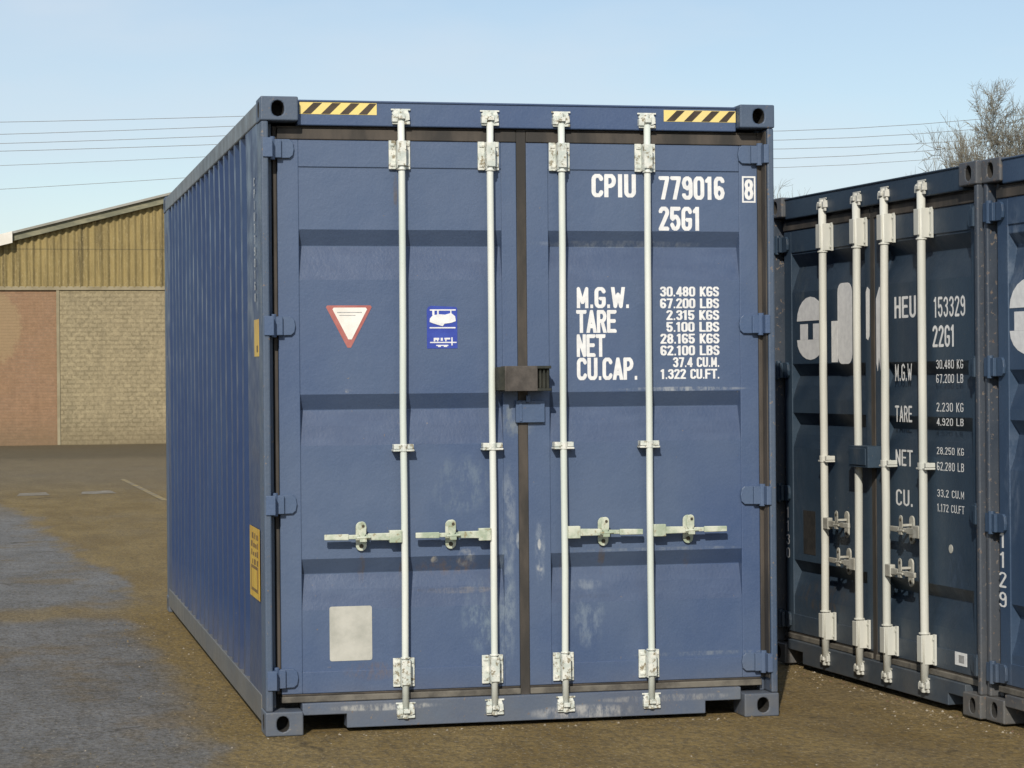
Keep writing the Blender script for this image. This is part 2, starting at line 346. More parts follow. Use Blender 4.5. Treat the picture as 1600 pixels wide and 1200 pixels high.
# ------------------------------------------------------------------ containers
def corrugation(a0, a1, first, pitch=.278, out=.006, dep=.036):
    """list of (x, y) points of a trapezoidal steel wall running along y"""
    p = [(out, a0)]; y = first
    while y + .21 < a1 - .1:
        p += [(out, y), (out + dep, y + .068), (out + dep, y + .138), (out, y + .206)]; y += pitch
    p.append((out, a1)); return p

def container(loc, rz, H, cfg, L=6.058, Wd=2.438):
    root = empty('shipping_container', loc, rz)
    P = cfg; dd = P['door_dep']; CH = .110; CW = .172
    for zz in (0, H - CH):
        for mir in (True, False):
            x0 = 0 if mir else Wd - CW
            casting(root, P['cast'], x0, zz, 0, .178, mir)
            cb = casting(root, P['cast'], x0, zz, L - .178, .178, mir)
    # posts: open J section, two front, two rear
    for mir in (True, False):
        def X(a): return a if mir else Wd - a
        m = MB(); m.box(X(.003), X(.036), .006, .17, CH, H - CH); m.box(X(.036), X(.062), dd + .02, .17, CH, H - CH)
        m.build('corner_post', P['post'], root, bevel=.008)
        m = MB(); m.box(X(.004), X(.12), L - .14, L - .004, CH, H - CH); m.build('corner_post', P['post'], root, bevel=.006)
        # side wall, rails
        s = 1 if mir else -1
        m = MB(); prof = [(X(a), b) for a, b in corrugation(.17, L - .14, P.get('first', .72))]
        from mathutils import noise as _n
        nz = 9; zs_ = [.165 + (H - .265) * q / nz for q in range(nz + 1)]; npf = len(prof)
        vs_ = []
        for zz_ in zs_:
            for (px_, py_) in prof:
                e_ = 0 if zz_ in (zs_[0], zs_[-1]) else 1
                vs_.append((px_ + s * e_ * (.004 + .006 * _n.noise(Vector((py_ * 1.3 + loc[0] * 3, zz_ * 1.1, 4 * s)))) if e_ else px_, py_ + e_ * .007 * _n.noise(Vector((py_ * 2.1, zz_ * 1.4, 9))), zz_))
        m.add(vs_, [(r_ * npf + i_, r_ * npf + i_ + 1, (r_ + 1) * npf + i_ + 1, (r_ + 1) * npf + i_) for r_ in range(nz) for i_ in range(npf - 1)])
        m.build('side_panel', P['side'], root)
        m = MB(); m.box(X(.001), X(.062), .178, L - .178, H - .105, H - .012); m.build('top_rail', P['rail'], root, bevel=.006)
        m = MB(); m.box(X(.001), X(.05), .178, L - .178, .045, .168); m.box(X(.05), X(.1), .178, L - .178, .045, .052)
        m.build('bottom_rail', P['brail'], root, bevel=.005)
    # header with its gutter lip, sill with fork pocket cut-outs
    m = MB(); hy = max(dd - .030, .012); m.box(CW + .002, Wd - CW - .002, hy, .14, H - .124, H - .014); m.box(CW + .002, Wd - CW - .002, hy - .006, hy + .02, H - .018, H - .008)
    m.build('door_header', P['frame'], root, bevel=.005)
    so = [(CW + .002, .138), (CW + .002, .084), (.378, .084), (.378, .020), (2.088, .020), (2.088, .078), (2.288 - .024, .078), (Wd - CW - .002, .138)]
    m = MB(); m.prism(so, hy - .006, .15); m.build('door_sill', P['sill'], root, bevel=.004)
    m = MB(); m.box(.06, Wd - .06, .152, L - .15, .09, .17); m.box(.12, Wd - .12, .4, .46, .03, .09); m.box(.3, Wd - .3, 3, 3.1, .03, .09); m.build('floor', P['under'], root)
    m = MB(); n = 20
    prof = []
    for k in range(n):
        y = .17 + k * (L - .3) / n; prof += [(y, H - .034), (y + .1, H - .034), (y + .13, H - .016), (y + .26, H - .016)]
    prof.append((L - .12, H - .034)); m.strip(prof, .06, Wd - .06, 'x'); m.build('roof_panel', P['frame'], root)
    m = MB(); prof = [(b, L - .03 - a) for a, b in corrugation(.12, Wd - .12, .25, .278, 0, .045)]
    m.strip(prof, .1, H - .1, 'z'); m.box(.17, Wd - .17, L - .1, L - .006, .02, .11); m.box(.17, Wd - .17, L - .1, L - .006, H - .11, H - .01); m.build('end_panel', P['side'], root)
    # doors
    zt = H - .186; zb = .178; gz = H - .124
    for side in (0, 1):
        a, b = ((.084, 1.200) if side == 0 else (1.246, 2.377))
        ia, ib = ((.181, 1.128) if side == 0 else (1.352, 2.286))
        m = MB(); mt = .125; mb_ = .10
        m.box(a, ia, dd, dd + .055, zb, zt); m.box(ib, b, dd, dd + .055, zb, zt)
        m.box(ia, ib, dd, dd + .055, zt - mt, zt); m.box(ia, ib, dd, dd + .055, zb, zb + mb_)
        pd = dd + .006; prof = [(pd, zb + mb_)]
        for (z1, z2, z3, z4) in reversed(P['ribs']):
            prof += [(pd, z4), (pd + .0225, z3), (pd + .046, z2), (pd, z1)]
        prof.append((pd, zt - mt)); m.strip(prof, ia, ib, 'x')
        door = m.build('door', P['door'], root, bevel=.0035)
        # rubber seal
        g = MB()
        if side == 0: g.box(.0385, .084, dd + .042, dd + .05, zb, gz); g.box(.064, .0835, dd + .014, dd + .042, zb, gz); g.box(1.200, 1.246, dd - .004, dd + .05, .12, gz)
        else: g.box(2.377, 2.3995, dd - .006, dd + .05, zb, gz); g.box(2.3935, 2.4005, .014, dd - .006, zb, gz)
        ta, tb = (.084, 1.200) if side == 0 else (1.246, 2.377)
        g.box(ta, tb, dd - .006, dd + .05, zt, gz - .012); g.box(ta, tb, dd + .006, dd + .05, gz - .012, gz)
        g.box(ta, tb, dd - .012, dd + .05, .140, zb - .010, 1); g.box(ta, tb, dd + .004, dd + .05, zb - .010, zb, 0)
        g.build('door_gasket', [P['gasket'], RUBBERD], door, bevel=.004)
        # hinges
        for hz in P['hinges']:
            m = MB(); sg = 1 if side == 0 else -1; e = 0 if side == 0 else Wd
            hh = .044
            pl = [(e + sg * .050, hz - hh), (e + sg * .14, hz - hh * .95), (e + sg * .155, hz - hh * .65), (e + sg * .160, hz), (e + sg * .155, hz + hh * .7), (e + sg * .14, hz + hh), (e + sg * .050, hz + hh)]
            m.prism(pl, dd - .016, dd - .001); m.tube([(e + sg * .056, dd - .026, hz - hh - .008), (e + sg * .056, dd - .026, hz + hh + .01)], .016, 10)
            m.box(e + sg * .068, e + sg * .082, dd - .022, dd - .016, hz - hh + .004, hz + hh - .004)
            m.box(e + sg * (.010 if side == 0 else .030), e + sg * .054, -.002, dd - .030, hz - hh, hz + hh); m.prism([(e + sg * .050, hz - hh * .96), (e + sg * .10, hz - hh * .96), (e + sg * .10, hz + hh * .96), (e + sg * .050, hz + hh * .96)], dd - .034, dd - .017)
            m.build('hinge', P['hinge'], door, bevel=.003)
        P['doors'].append(door)
    # locking bars
    for (bx, hd, hz, hl, tilt) in P['bars']:
        r = P['bar_r']; by = dd - .043
        m = MB(); jb = random.Random(int(bx * 1000)); m.tube([(bx, by, .095)] + [(bx + jb.uniform(-.0022, .0022), by + jb.uniform(-.0015, .0015), .35 + q_ * (H - .7) / 6) for q_ in range(7)] + [(bx, by, H - .10)], r, 14)
        bar = m.build('locking_bar', P['barm'], root, smooth=False)
        for p in bar.data.polygons: p.use_smooth = len(p.vertices) == 4
        for (zc, up) in ((H - .252, 1), (.262, -1)):
            hb = P['brk_h']; m = MB(); wl = P['brk_w']
            m.box(bx - wl, bx - r - .004, dd - .012, dd - .0005, zc - hb, zc + hb); m.box(bx + r + .004, bx + wl * .92, dd - .012, dd - .0005, zc - hb, zc + hb)
            m.box(bx - r - .004, bx - r, by - .010, dd - .0005, zc - hb * .96, zc + hb * .96); m.box(bx + r, bx + r + .004, by - .010, dd - .0005, zc - hb * .96, zc + hb * .96)
            m.box(bx - r - .004, bx + r + .004, by - r - .008, by - r - .001, zc - hb * .8, zc + hb * .9)
            m.tube([(bx, by, zc - up * hb * 1.0), (bx, by, zc - up * hb * 1.10)], r + .007, 12)
            for dz in (-.7, .7):
                m.box(bx + r + .010, bx + wl * .85, dd - .017, dd - .012, zc + hb * dz - .006, zc + hb * dz + .006)
                m.box(bx - wl + .006, bx - r - .008, dd - .017, dd - .012, zc + hb * dz - .006, zc + hb * dz + .006)
            m.build('bar_bracket', BRK if P['bright'] else P['barm'], bar, bevel=.002)
            # cam and its keeper
            ze = H - .085 if up > 0 else .085
            m = MB()
            m.tube([(bx, by, ze - .032), (bx, by, ze + .032)], r * .82, 10)
            m.box(bx - .040, bx + .042, by - .006, hy - .007, ze - .030, ze - .016); m.box(bx - .034, bx + .034, hy - .016, hy - .0065, ze - .030, ze + .034); m.box(bx - .046, bx + .046, by + .002, hy - .007, ze + .034, ze + .042)
            m.box(bx - .040, bx + .036, by - .004, by + .02, ze + .016, ze + .028)
            m.prism([(bx - .042, ze - .02), (bx - .018, ze - .02), (bx - .014, ze + .008), (bx - .030, ze + .022), (bx - .042, ze + .010)], by - .016, by + .014)
            m.prism([(bx + .016, ze - .018), (bx + .040, ze - .010), (bx + .038, ze + .02), (bx + .020, ze + .022)], by - .012, by + .016)
            m.box(bx - .014, bx + .016, by - .024, by - .014, ze - .006, ze + .014)
            m.build('cam_lock', BRK if P['bright'] else BRKN, bar, bevel=.003)
        # middle guide
        zc = P['guide']; m = MB()
        m.box(bx - .046, bx - r - .001, by - .008, dd - .001, zc - .006, zc + .016); m.box(bx + r + .001, bx + .046, by - .008, dd - .001, zc - .006, zc + .016)
        m.box(bx - .050, bx + .048, by - .014, dd - .001, zc - .017, zc - .008); m.tube([(bx, by, zc - .018), (bx, by, zc + .016)], r + .003, 12)
        m.build('bar_guide', BRK if P['bright'] else P['barm'], bar, bevel=.002)
        # handle: hub, lever, catch
        m = MB(); x1 = bx + hd * (r + .004); x2 = x1 + hd * P['hub']
        m.box(x1 - hd * .006, x2, by - .020, by + .010, hz - P['hub'] * .58, hz + P['hub'] * .52)
        ln = hl; k = math.tan(R(tilt)); zl = hz - .002
        def lever(a, b, h, ya, yb): m.prism([(bx + hd * a, zl + k * a - h), (bx + hd * b, zl + k * b - h * .9), (bx + hd * b, zl + k * b + h * .9), (bx + hd * a, zl + k * a + h)], ya, yb)
        lever(P['hub'] + r, ln * .46, .017, by - .016, by - .002); lever(ln * .46, ln * .70, .011, by - .014, by - .004); lever(ln * .70, ln, .014, by - .018, by - .004)
        lv = m.build('handle', HND if P['bright'] else HNDN, bar, bevel=.003)
        kx = bx + hd * P['keep']; m = MB(); kz = zl + k * P['keep']
        m.prism(stadium(kx, kz, .050, P['keep_h'], 8), dd - .010, dd - .001)
        m.prism(stadium(kx - .004, kz + P['keep_h'] * .27, .036, P['keep_h'] * .52, 8), by - .024, by - .019)
        m.box(kx - .016, kx + .016, by - .030, by - .018, kz - .022, kz + .004); m.box(kx - .008, kx + .008, by - .018, dd - .01, kz + .018, kz + .03)
        m.tube([(kx - .03, by - .026, kz - .004), (kx + .034, by - .026, kz - .001)], .006, 8)
        m.tube([(kx, by - .029, kz + P['keep_h'] * .38), (kx, by - .024, kz + P['keep_h'] * .38)], .007, 8, 1)
        m.tube([(kx, dd - .0125, kz - P['keep_h'] * .33), (kx, dd - .009, kz - P['keep_h'] * .33)], .011, 8, 1)
        m.build('handle_catch', [HND if P['bright'] else HNDN, INK], bar, bevel=.002)
    return root

def dxx(x): return x + .0081 * (x + 1.2)     # measured on the front plane, moved back to the door plane
def dzz(z): return z + .0081 * (z - 1.615)
def decal(name, mats, parent, poly, y, th=.0015, mi=0):
    m = MB(); m.prism(poly, y - th, y + .0005); return m.build(name, mats, parent)

RIBS = [(2.300, 2.226, 2.15, 2.070), (1.545, 1.473, 1.40, 1.310), (.792, .720, .65, .558)]
# ---- the blue high cube in front
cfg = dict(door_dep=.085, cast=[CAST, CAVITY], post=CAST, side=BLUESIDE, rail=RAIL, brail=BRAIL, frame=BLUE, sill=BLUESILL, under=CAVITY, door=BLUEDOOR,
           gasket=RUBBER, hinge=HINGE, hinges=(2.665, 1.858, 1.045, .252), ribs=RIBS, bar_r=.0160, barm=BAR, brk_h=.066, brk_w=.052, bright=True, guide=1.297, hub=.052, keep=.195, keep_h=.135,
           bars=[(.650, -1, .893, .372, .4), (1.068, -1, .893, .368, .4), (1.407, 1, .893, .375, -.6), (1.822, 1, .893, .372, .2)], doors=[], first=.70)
# measured keeper distances differ a little from bar to bar; one value per kind is kept
main = container((0, 0, 0), 0, 2.896, cfg)
tag(main, 'faded blue high cube container with hazard-striped header, closed doors facing the viewer', 'shipping container', 'shipping containers in the yard')
dL, dR = cfg['doors']; y0 = .085
# lock box across the door gap
m = MB(); m.box(1.118, 1.268, -.030, .084, 1.552, 1.668); m.box(1.085, 1.118, -.012, .084, 1.556, 1.664, 1); m.box(1.268, 1.332, .004, .084, 1.562, 1.664, 1)
m.box(1.268, 1.334, -.026, .004, 1.655, 1.668, 1); m.box(1.268, 1.334, -.026, .004, 1.552, 1.564, 1)
for k in range(3): m.box(1.280 + k * .018, 1.290 + k * .018, -.012, .004, 1.564, 1.655, 1)
m.box(1.112, 1.122, -.034, -.030, 1.552, 1.668); lk = m.build('lock_box', [LOCK, LOCKD], main, bevel=.004)
m = MB(); m.box(1.185, 1.322, .062, .0845, 1.405, 1.508); m.box(1.20, 1.214, .058, .062, 1.41, 1.505); m.box(1.232, 1.252, .05, .062, 1.498, 1.532); pl = m.build('lock_plate', HINGE, main, bevel=.003)
# hazard stripes on the header
for (xa, xb, za, zb) in ((.185, .540, 2.823, 2.877), (1.908, 2.262, 2.815, 2.869)):
    m = MB(); m.prism([(xa, za), (xb, za), (xb, zb), (xa, zb)], .0535, .0555, 0)
    nst = 4; pit = (xb - xa - .01) / nst; hgt = zb - za
    for k in range(nst):
        x = xa + .012 + k * pit; w = pit * .46; sh = hgt * .95
        a, b, c, d = (x, za + .002), (x + w, za + .002), (x + w + sh, zb - .002), (x + sh, zb - .002)
        c = (min(c[0], xb - .001), c[1]); d = (min(d[0], xb - .002), d[1])
        m.prism([a, b, c, d], .0522, .0535, 1)
    m.build('hazard_stripe', [HAZY, HAZK], main)
# left door: triangle, blue placard, bare patch
yp = y0 + .006
def tri(cx, zt, w, h): return [(cx - w / 2, zt), (cx - w / 2 + .006, zt + .008), (cx + w / 2 - .006, zt + .008), (cx + w / 2, zt), (cx + .008, zt - h), (cx - .008, zt - h)]
tx = dxx(.396)
d = decal('warning_triangle', RED, dL, tri(tx, 1.944, .212, .186), yp)
m = MB(); m.prism(tri(tx + .004, 1.934, .160, .138), yp - .003, yp - .0016)
m.box(tx - .055, tx + .060, yp - .0036, yp - .003, 1.918, 1.922, 1); m.box(tx - .045, tx + .030, yp - .0036, yp - .003, 1.905, 1.908, 1); m.build('triangle_centre', [DWHITE, GINK], main).parent = dL
xa, xb = dxx(.756), dxx(.898); za, zb = 1.752, 1.950
m = MB(); m.prism([(xa, za), (xb, za), (xb, zb - .012), (xb - .006, zb - .006), (xa + .02, zb), (xa + .006, zb - .006), (xa, zb - .02)], yp - .0015, yp + .0005)
pw = xb - xa; ph = zb - za
def pb(u0, u1, v0, v1, lay=0): m.box(xa + u0 * pw, xa + u1 * pw, yp - .0025 - lay * .0006, yp - .0016, zb - v1 * ph, zb - v0 * ph, 1)
pb(.10, .95, .085, .115); pb(.09, .94, .50, .53); pb(.18, .25, .115, .22, 1); pb(.34, .39, .115, .22, 1); pb(.77, .81, .115, .22, 1)
m.prism([(xa + a * pw, zb - b * ph) for a, b in ((.10, .30), (.20, .22), (.42, .20), (.60, .21), (.80, .17), (.93, .25), (.95, .36), (.80, .40), (.58, .42), (.52, .48), (.42, .46), (.20, .41), (.09, .38))], yp - .0038, yp - .0016, 1)
pb(.10, .97, .845, .872); pb(.80, .84, .74, .93, 1); pb(.22, .40, .75, .80, 1); pb(.45, .52, .75, .82, 1); pb(.57, .76, .75, .79, 1); pb(.22, .27, .80, .835, 1); pb(.33, .37, .80, .835, 1); pb(.60, .64, .79, .835, 1)
pb(.30, .70, .915, .94); pb(.36, .45, .94, .965, 1); pb(.55, .66, .94, .965, 1)
m.build('blue_placard', [DBLUE, WHITE], dL)
decal('bare_patch', DGREY, dL, rrect(dxx(.295), dxx(.490), .322, .572, .01), yp)
# right door writing
yt = yp - .0008
text('lettering', 'CPIU', dxx(1.543), dxx(1.753), dzz(2.452), dzz(2.560), yt, dR, WHITE, off=.018); text('lettering', '779016', dxx(1.867), dxx(2.187), dzz(2.444), dzz(2.553), yt, dR, WHITE, off=.018)
text('lettering', '25G1', dxx(1.866), dxx(2.068), dzz(2.298), dzz(2.410), yt, dR, WHITE, off=.018)
def ring(mb, xa, xb, za, zb, t, y, mi=0): mb.box(xa, xb, y - .001, y, zb - t, zb, mi); mb.box(xa, xb, y - .001, y, za, za + t, mi); mb.box(xa, xa + t, y - .001, y, za + t, zb - t, mi); mb.box(xb - t, xb, y - .001, y, za + t, zb - t, mi)
m = MB(); ring(m, 2.301, 2.368, 2.438, 2.564, .008, y0 - .0005); m.build('check_digit_frame', WHITE, dR, fix=False)
text('lettering', '8', 2.314, 2.356, 2.452, 2.549, y0 - .001, dR, WHITE, off=.018)
for s_, x1, a, b in (('M.G.W.', 1.719, 1.935, 2.033), ('TARE', 1.655, 1.820, 1.926), ('NET', 1.599, 1.708, 1.813), ('CU.CAP.', 1.756, 1.600, 1.704)):
    text('lettering', s_, dxx(1.465), dxx(x1), dzz(a), dzz(b), yt, dR, WHITE, off=.016, gap=.12)
rows = ['30.480 KGS', '67.200 LBS', ' 2.315 KGS', ' 5.100 LBS', '28.165 KGS', '62.100 LBS', '  37.4 CU.M.', '1.322 CU.FT.']
for i, s_ in enumerate(rows):
    zt_ = 2.035 - i * .0553; st = s_.lstrip(); x0_ = 1.869 + .030 * (len(s_) - len(st)); text('lettering', st, dxx(x0_), dxx(2.156), dzz(zt_ - .046), dzz(zt_), yt, dR, WHITE, off=.022, gap=.14)
# marks on the left side wall
xs = .006 - .0012
m = MB()
def vtext(s, yc, zt, zb, w, x, mb):
    n = len(s); ch = (zt - zb) / n
    for i, c in enumerate(s):
        if c == ' ': continue
        vs, fs, _, _ = glyph(c); ww = w
        mb.add([(x, yc - (a - .5) * ww, zt - (i + 1) * ch + .12 * ch + b * ch * .76) for a, b in vs], fs)
vtext('CPIU7790168', .325, 2.56, 1.97, .05, xs, m); m.build('side_number', letters('side_white_paint', .5), main, fix=False)
for (ya, yb, za, zb, k) in ((.235, .640, .591, .922, 0), (.19, .37, 1.722, 1.893, 1)):
    m = MB(); m.box(.0045, .0062, ya, yb, za, zb)
    if k == 0:
        rr = random.Random(5)
        m.box(.0035, .0045, ya + .06, yb - .06, za + .03, za + .15, 1); m.box(.0028, .0035, ya + .09, yb - .09, za + .045, za + .135)
        for z in (.76, .80, .84, .88):
            yy = ya + .05
            while yy < yb - .08:
                w = rr.uniform(.03, .07); m.box(.0035, .0045, yy, yy + w, z - .013, z + rr.uniform(.004, .016), 1); yy += w + rr.uniform(.02, .05)
    else: m.box(.0035, .0045, ya + .02, yb - .1, za + .02, za + .05, 1)
    m.build('yellow_side_decal', [YEL, BINK], main)

# ---- dark navy container at right angles, on the right
TH = R(-85.85); dv = Vector((math.cos(TH), math.sin(TH), 0)); inw = Vector((-math.sin(TH), math.cos(TH), 0))
A0 = Vector((3.2613 - 2.438 * math.cos(TH), -.4453 - 2.438 * math.sin(TH), .012))
RIBA = [(2.262, 2.195, 2.13, 2.06), (1.78, 1.70, 1.66, 1.60), (1.40, 1.335, 1.27, 1.20), (.63, .56, .50, .42)]
RIBA = [(2.270, 2.200, 2.13, 2.06), (1.665, 1.60, 1.545, 1.47), (1.395, 1.33, 1.275, 1.20), (.58, .515, .45, .38)]
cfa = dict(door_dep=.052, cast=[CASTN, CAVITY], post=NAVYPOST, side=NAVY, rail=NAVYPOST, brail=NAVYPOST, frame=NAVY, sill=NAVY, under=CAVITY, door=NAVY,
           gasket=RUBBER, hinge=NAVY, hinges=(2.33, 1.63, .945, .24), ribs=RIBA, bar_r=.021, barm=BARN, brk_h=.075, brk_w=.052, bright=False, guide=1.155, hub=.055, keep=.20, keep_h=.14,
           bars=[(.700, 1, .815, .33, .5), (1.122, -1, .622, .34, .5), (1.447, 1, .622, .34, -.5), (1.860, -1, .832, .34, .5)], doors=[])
cA = container(A0, TH, 2.591, cfa)
tag(cA, 'dark navy container with cream locking bars, doors turned sideways towards the blue container', 'shipping container', 'shipping containers in the yard')
aL, aR = cfa['doors']; ya = .052; yq = ya + .006
m = MB(); m.box(1.10, 1.33, -.035, .0515, 1.128, 1.238); m.box(1.12, 1.31, -.040, -.035, 1.14, 1.226); m.build('lock_box', NAVY, cA, bevel=.006)
text('lettering', 'HEU', 1.46, 1.70, 1.884, 1.992, yq - .0008, aR, WHITEN); text('lettering', '153329', 1.89, 2.215, 1.876, 1.976, yq - .0008, aR, WHITEN, off=-.012); text('lettering', '22G1', 1.875, 2.105, 1.733, 1.838, yq - .0008, aR, WHITEN)
for s_, a, b in (('M.G.W', 1.565, 1.66), ('TARE', 1.36, 1.45), ('NET', 1.14, 1.23), ('CU.', .94, 1.03)): text('lettering', s_, 1.46, 1.65, a + .004, b - .004, yq - .0008, aR, WHITEN, off=-.01)
for s_, a, b in (('30.480 KG', 1.624, 1.674), ('67.200 LB', 1.555, 1.605), ('2.230 KG', 1.417, 1.467), ('4.920 LB', 1.35, 1.392), ('28.250 KG', 1.21, 1.252), ('62.280 LB', 1.132, 1.18), ('33.2 CU.M', 1.004, 1.047), ('1.172 CU.FT', .933, .977)):
    text('lettering', s_, 1.91, 2.19, a + .003, b - .002, yq - .0008, aR, WHITEN, off=-.02)
def logo_disc(m, cx, cz, w, h, y):
    top = [(cx + w / 2 * math.cos(t), cz + h * .12 + h * .38 * math.sin(t)) for t in [math.pi * k / 10 for k in range(11)]]
    bot = [(cx + w / 2 * math.cos(t), cz - h * .18 + h * .32 * math.sin(t)) for t in [math.pi + math.pi * k / 10 for k in range(11)]]
    m.prism(top, y - .001, y); m.prism(bot, y - .001, y)
    for s in (-1, 1): m.box(cx + s * w * .10, cx + s * w * .38, y - .001, y, cz - h * .18 + .0005, cz + h * .07)
m = MB(); yl = yq - .0005
logo_disc(m, .425, 1.858, .36, .345, yl); m.build('white_logo', WHITEN, aL)
m = MB(); m.prism(rrect(.780, .958, 1.66, 2.088, .05), yl - .001, yl); m.box(.70, .777, yl - .001, yl, 1.67, 1.89); m.build('white_logo', WHITEN, aL)
m = MB(); m.prism([(1.142, 2.03), (1.158, 2.055), (1.185, 2.04), (1.180, 1.80), (1.165, 1.78), (1.142, 1.79)], ya - .0015, ya - .0005)
m.build('white_logo', WHITEN, aL)
m = MB(); m.prism([(1.262, 1.99), (1.30, 2.05), (1.335, 2.03), (1.335, 1.66), (1.31, 1.62), (1.29, 1.70), (1.275, 1.62), (1.262, 1.66)], ya - .0015, ya - .0005); m.build('white_logo', WHITEN, aR)
m = MB(); m.box(.31, .47, yq - .0012, yq, .62, .86); m.build('black_patch', CAVITY, aL)
m = MB(); m.box(2.095, 2.215, ya - .0014, ya + .0002, .215, .277, 0); m.box(2.135, 2.19, ya - .002, ya - .0014, .228, .265, 1); m.build('white_label', [WHITEN, GINK], aR)
m = MB(); m.prism(stadium(2.05, .763, .04, .042), yq - .002, yq); m.build('round_plug', DGREY, aR)
def stacked(s, xc, zt, zb, w, y, par, mat, name):
    m = MB(); ch = (zt - zb) / len(s)
    for i, c in enumerate(s):
        vs, fs, _, _ = glyph(c, -.015); ww = w
        m.add([(xc + (a - .5) * ww, y, zt - (i + 1) * ch + .1 * ch + b * ch * .8) for a, b in vs], fs)
    return m.build(name, mat, par, fix=False)
stacked('1130', .112, .875, .575, .05, ya - .001, aL, WHITEN, 'stencil_number')

# ---- mid-navy container beside it, cut by the picture's right edge
B0 = A0 + dv * (2.438 + .012) + inw * .022
cfb = dict(door_dep=.034, cast=[CASTN, CAVITY], post=NAVYPOST, side=NAVY2, rail=NAVYPOST, brail=NAVYPOST, frame=NAVY2, sill=NAVYPOST, under=CAVITY, door=NAVY2,
           gasket=RUBBER, hinge=NAVY2, hinges=(2.345, 1.632, .915, .225), ribs=[(2.24, 2.19, 2.06, 2.01), (1.62, 1.56, 1.50, 1.44), (1.39, 1.33, 1.22, 1.16), (.55, .49, .38, .32)], bar_r=.021, barm=BARN, brk_h=.075, brk_w=.052, bright=False, guide=1.155, hub=.055, keep=.20, keep_h=.14,
           bars=[(.628, 1, .815, .33, .5), (1.068, -1, .622, .34, .5), (1.405, 1, .622, .34, -.5), (1.835, -1, .832, .34, .5)], doors=[])
cB = container(B0, TH, 2.591, cfb)
tag(cB, 'blue container numbered 1129, cut off by the right edge beside the dark navy one', 'shipping container', 'shipping containers in the yard')
bL, bR = cfb['doors']; yb_ = .034
stacked('1129', .112, .885, .520, .075, yb_ - .001, bL, WHITE, 'stencil_number')
m = MB(); logo_disc(m, .365, 1.858, .36, .345, yb_ + .0055); m.build('white_logo', WHITE, bL)

# ------------------------------------------------------------------ ground
def ground_mat():
    t = NT('stained_tarmac_and_dirt'); o = t.sep()
    wob = t.math('ADD', t.math('MULTIPLY', t.math('SUBTRACT', t.noise(.8, 4, .6, (1, .4, 1)), .5), 1.1), t.math('MULTIPLY', t.math('SUBTRACT', t.noise(4.5, 5, .7, (1, .35, 1), (3, 1, 0)), .5), .55))
    bend = t.math('MULTIPLY', t.math('MAXIMUM', t.math('SUBTRACT', o[1], 8.5), 0), .062)
    gx = t.ramp(t.math('ADD', t.math('ADD', o[0], bend), wob), -.36, -.08, 1, 0)
    gy = t.math('MULTIPLY', t.ramp(t.math('ADD', o[1], t.math('MULTIPLY', wob, 3)), 25, 16, 0, 1), t.ramp(t.math('ADD', o[1], wob), -2.4, .2, .55, 1))
    band = t.ramp(t.math('ABSOLUTE', t.math('ADD', t.math('SUBTRACT', o[1], 5.9), t.math('MULTIPLY', wob, 1.6))), .15, .75, .25, 1)
    grey = t.math('MULTIPLY', t.math('MULTIPLY', gx, gy), band)
    brown = t.mix(t.ramp(t.noise(1.8, 6, .66, (1, .35, 1)), .3, .7), (.180, .120, .040), (.260, .185, .074))
    brown = t.mix(t.ramp(t.noise(.5, 4, .6, (1, .5, 1), (4, 2, 0)), .5, .72, 0, .6), brown, (.205, .165, .105))
    g = t.mix(t.ramp(t.noise(2.6, 6, .70, (.6, .30, 1)), .32, .68), (.140, .139, .138), (.205, .204, .204))
    g = t.mix(t.ramp(t.noise(1.4, 6, .70, (.6, .34, 1), (2, 5, 0)), .50, .64, 0, .75), g, (.185, .138, .078))
    g = t.mix(t.ramp(t.noise(3.5, 6, .72, (.5, .5, 1), (8, 5, 0)), .56, .68, 0, .6), g, (.075, .070, .062))
    c = t.mix(grey, brown, g)
    far = t.ramp(o[1], 20, 30, 0, .6); c = t.mix(far, c, (.165, .138, .098))
    far2 = t.math('MULTIPLY', t.ramp(t.math('ADD', o[1], t.math('MULTIPLY', wob, 3)), 37, 41, 0, .65), t.ramp(o[1], 60, 52)); c = t.mix(far2, c, (.085, .066, .036))
    strip = t.math('MULTIPLY', t.ramp(t.math('ABSOLUTE', t.math('ADD', t.math('ADD', o[0], .10), t.math('MULTIPLY', wob, .35))), .32, .05, 0, .85), t.math('MULTIPLY', t.ramp(o[1], -.3, .1), t.ramp(o[1], 7.5, 6)))
    c = t.mix(strip, c, (.230, .158, .052))
    c = t.mix(t.ramp(t.noise(11, 6, .75, (1, .4, 1)), .42, .70, 0, .45), c, (.088, .070, .044))
    c = t.mix(t.ramp(t.noise(38, 5, .75, (1, .5, 1)), .44, .62, 0, .60), c, (.060, .050, .036))
    c = t.mix(t.ramp(t.noise(60, 4, .75, (1, .5, 1), (5, 3, 0)), .55, .66, 0, .60), c, (.36, .31, .23))
    cr = t.n('ShaderNodeTexVoronoi'); cr.feature = 'DISTANCE_TO_EDGE'; cr.inputs['Scale'].default_value = .55
    w = t.n('ShaderNodeVectorMath'); w.operation = 'ADD'; sc_ = t.n('ShaderNodeVectorMath'); sc_.operation = 'SCALE'; sc_.inputs['Scale'].default_value = .5
    t.l(t.noise(2.2, 4, out='Color'), sc_.inputs[0]); t.l(t.co, w.inputs[0]); t.l(sc_.outputs[0], w.inputs[1]); t.l(w.outputs[0], cr.inputs['Vector'])
    crm = t.math('MULTIPLY', t.ramp(cr.outputs['Distance'], .0, .014, .55, 0), t.ramp(t.noise(1.4, 3), .52, .64)); c = t.mix(crm, c, (.035, .028, .02))
    t.bump(t.math('ADD', t.math('MULTIPLY', t.noise(3, 4), 3.0), t.math('ADD', t.noise(45, 5, .75), t.math('MULTIPLY', t.noise(14, 4), 1.2))), .8, .016)
    return t.done(c, .95, 0, .2)
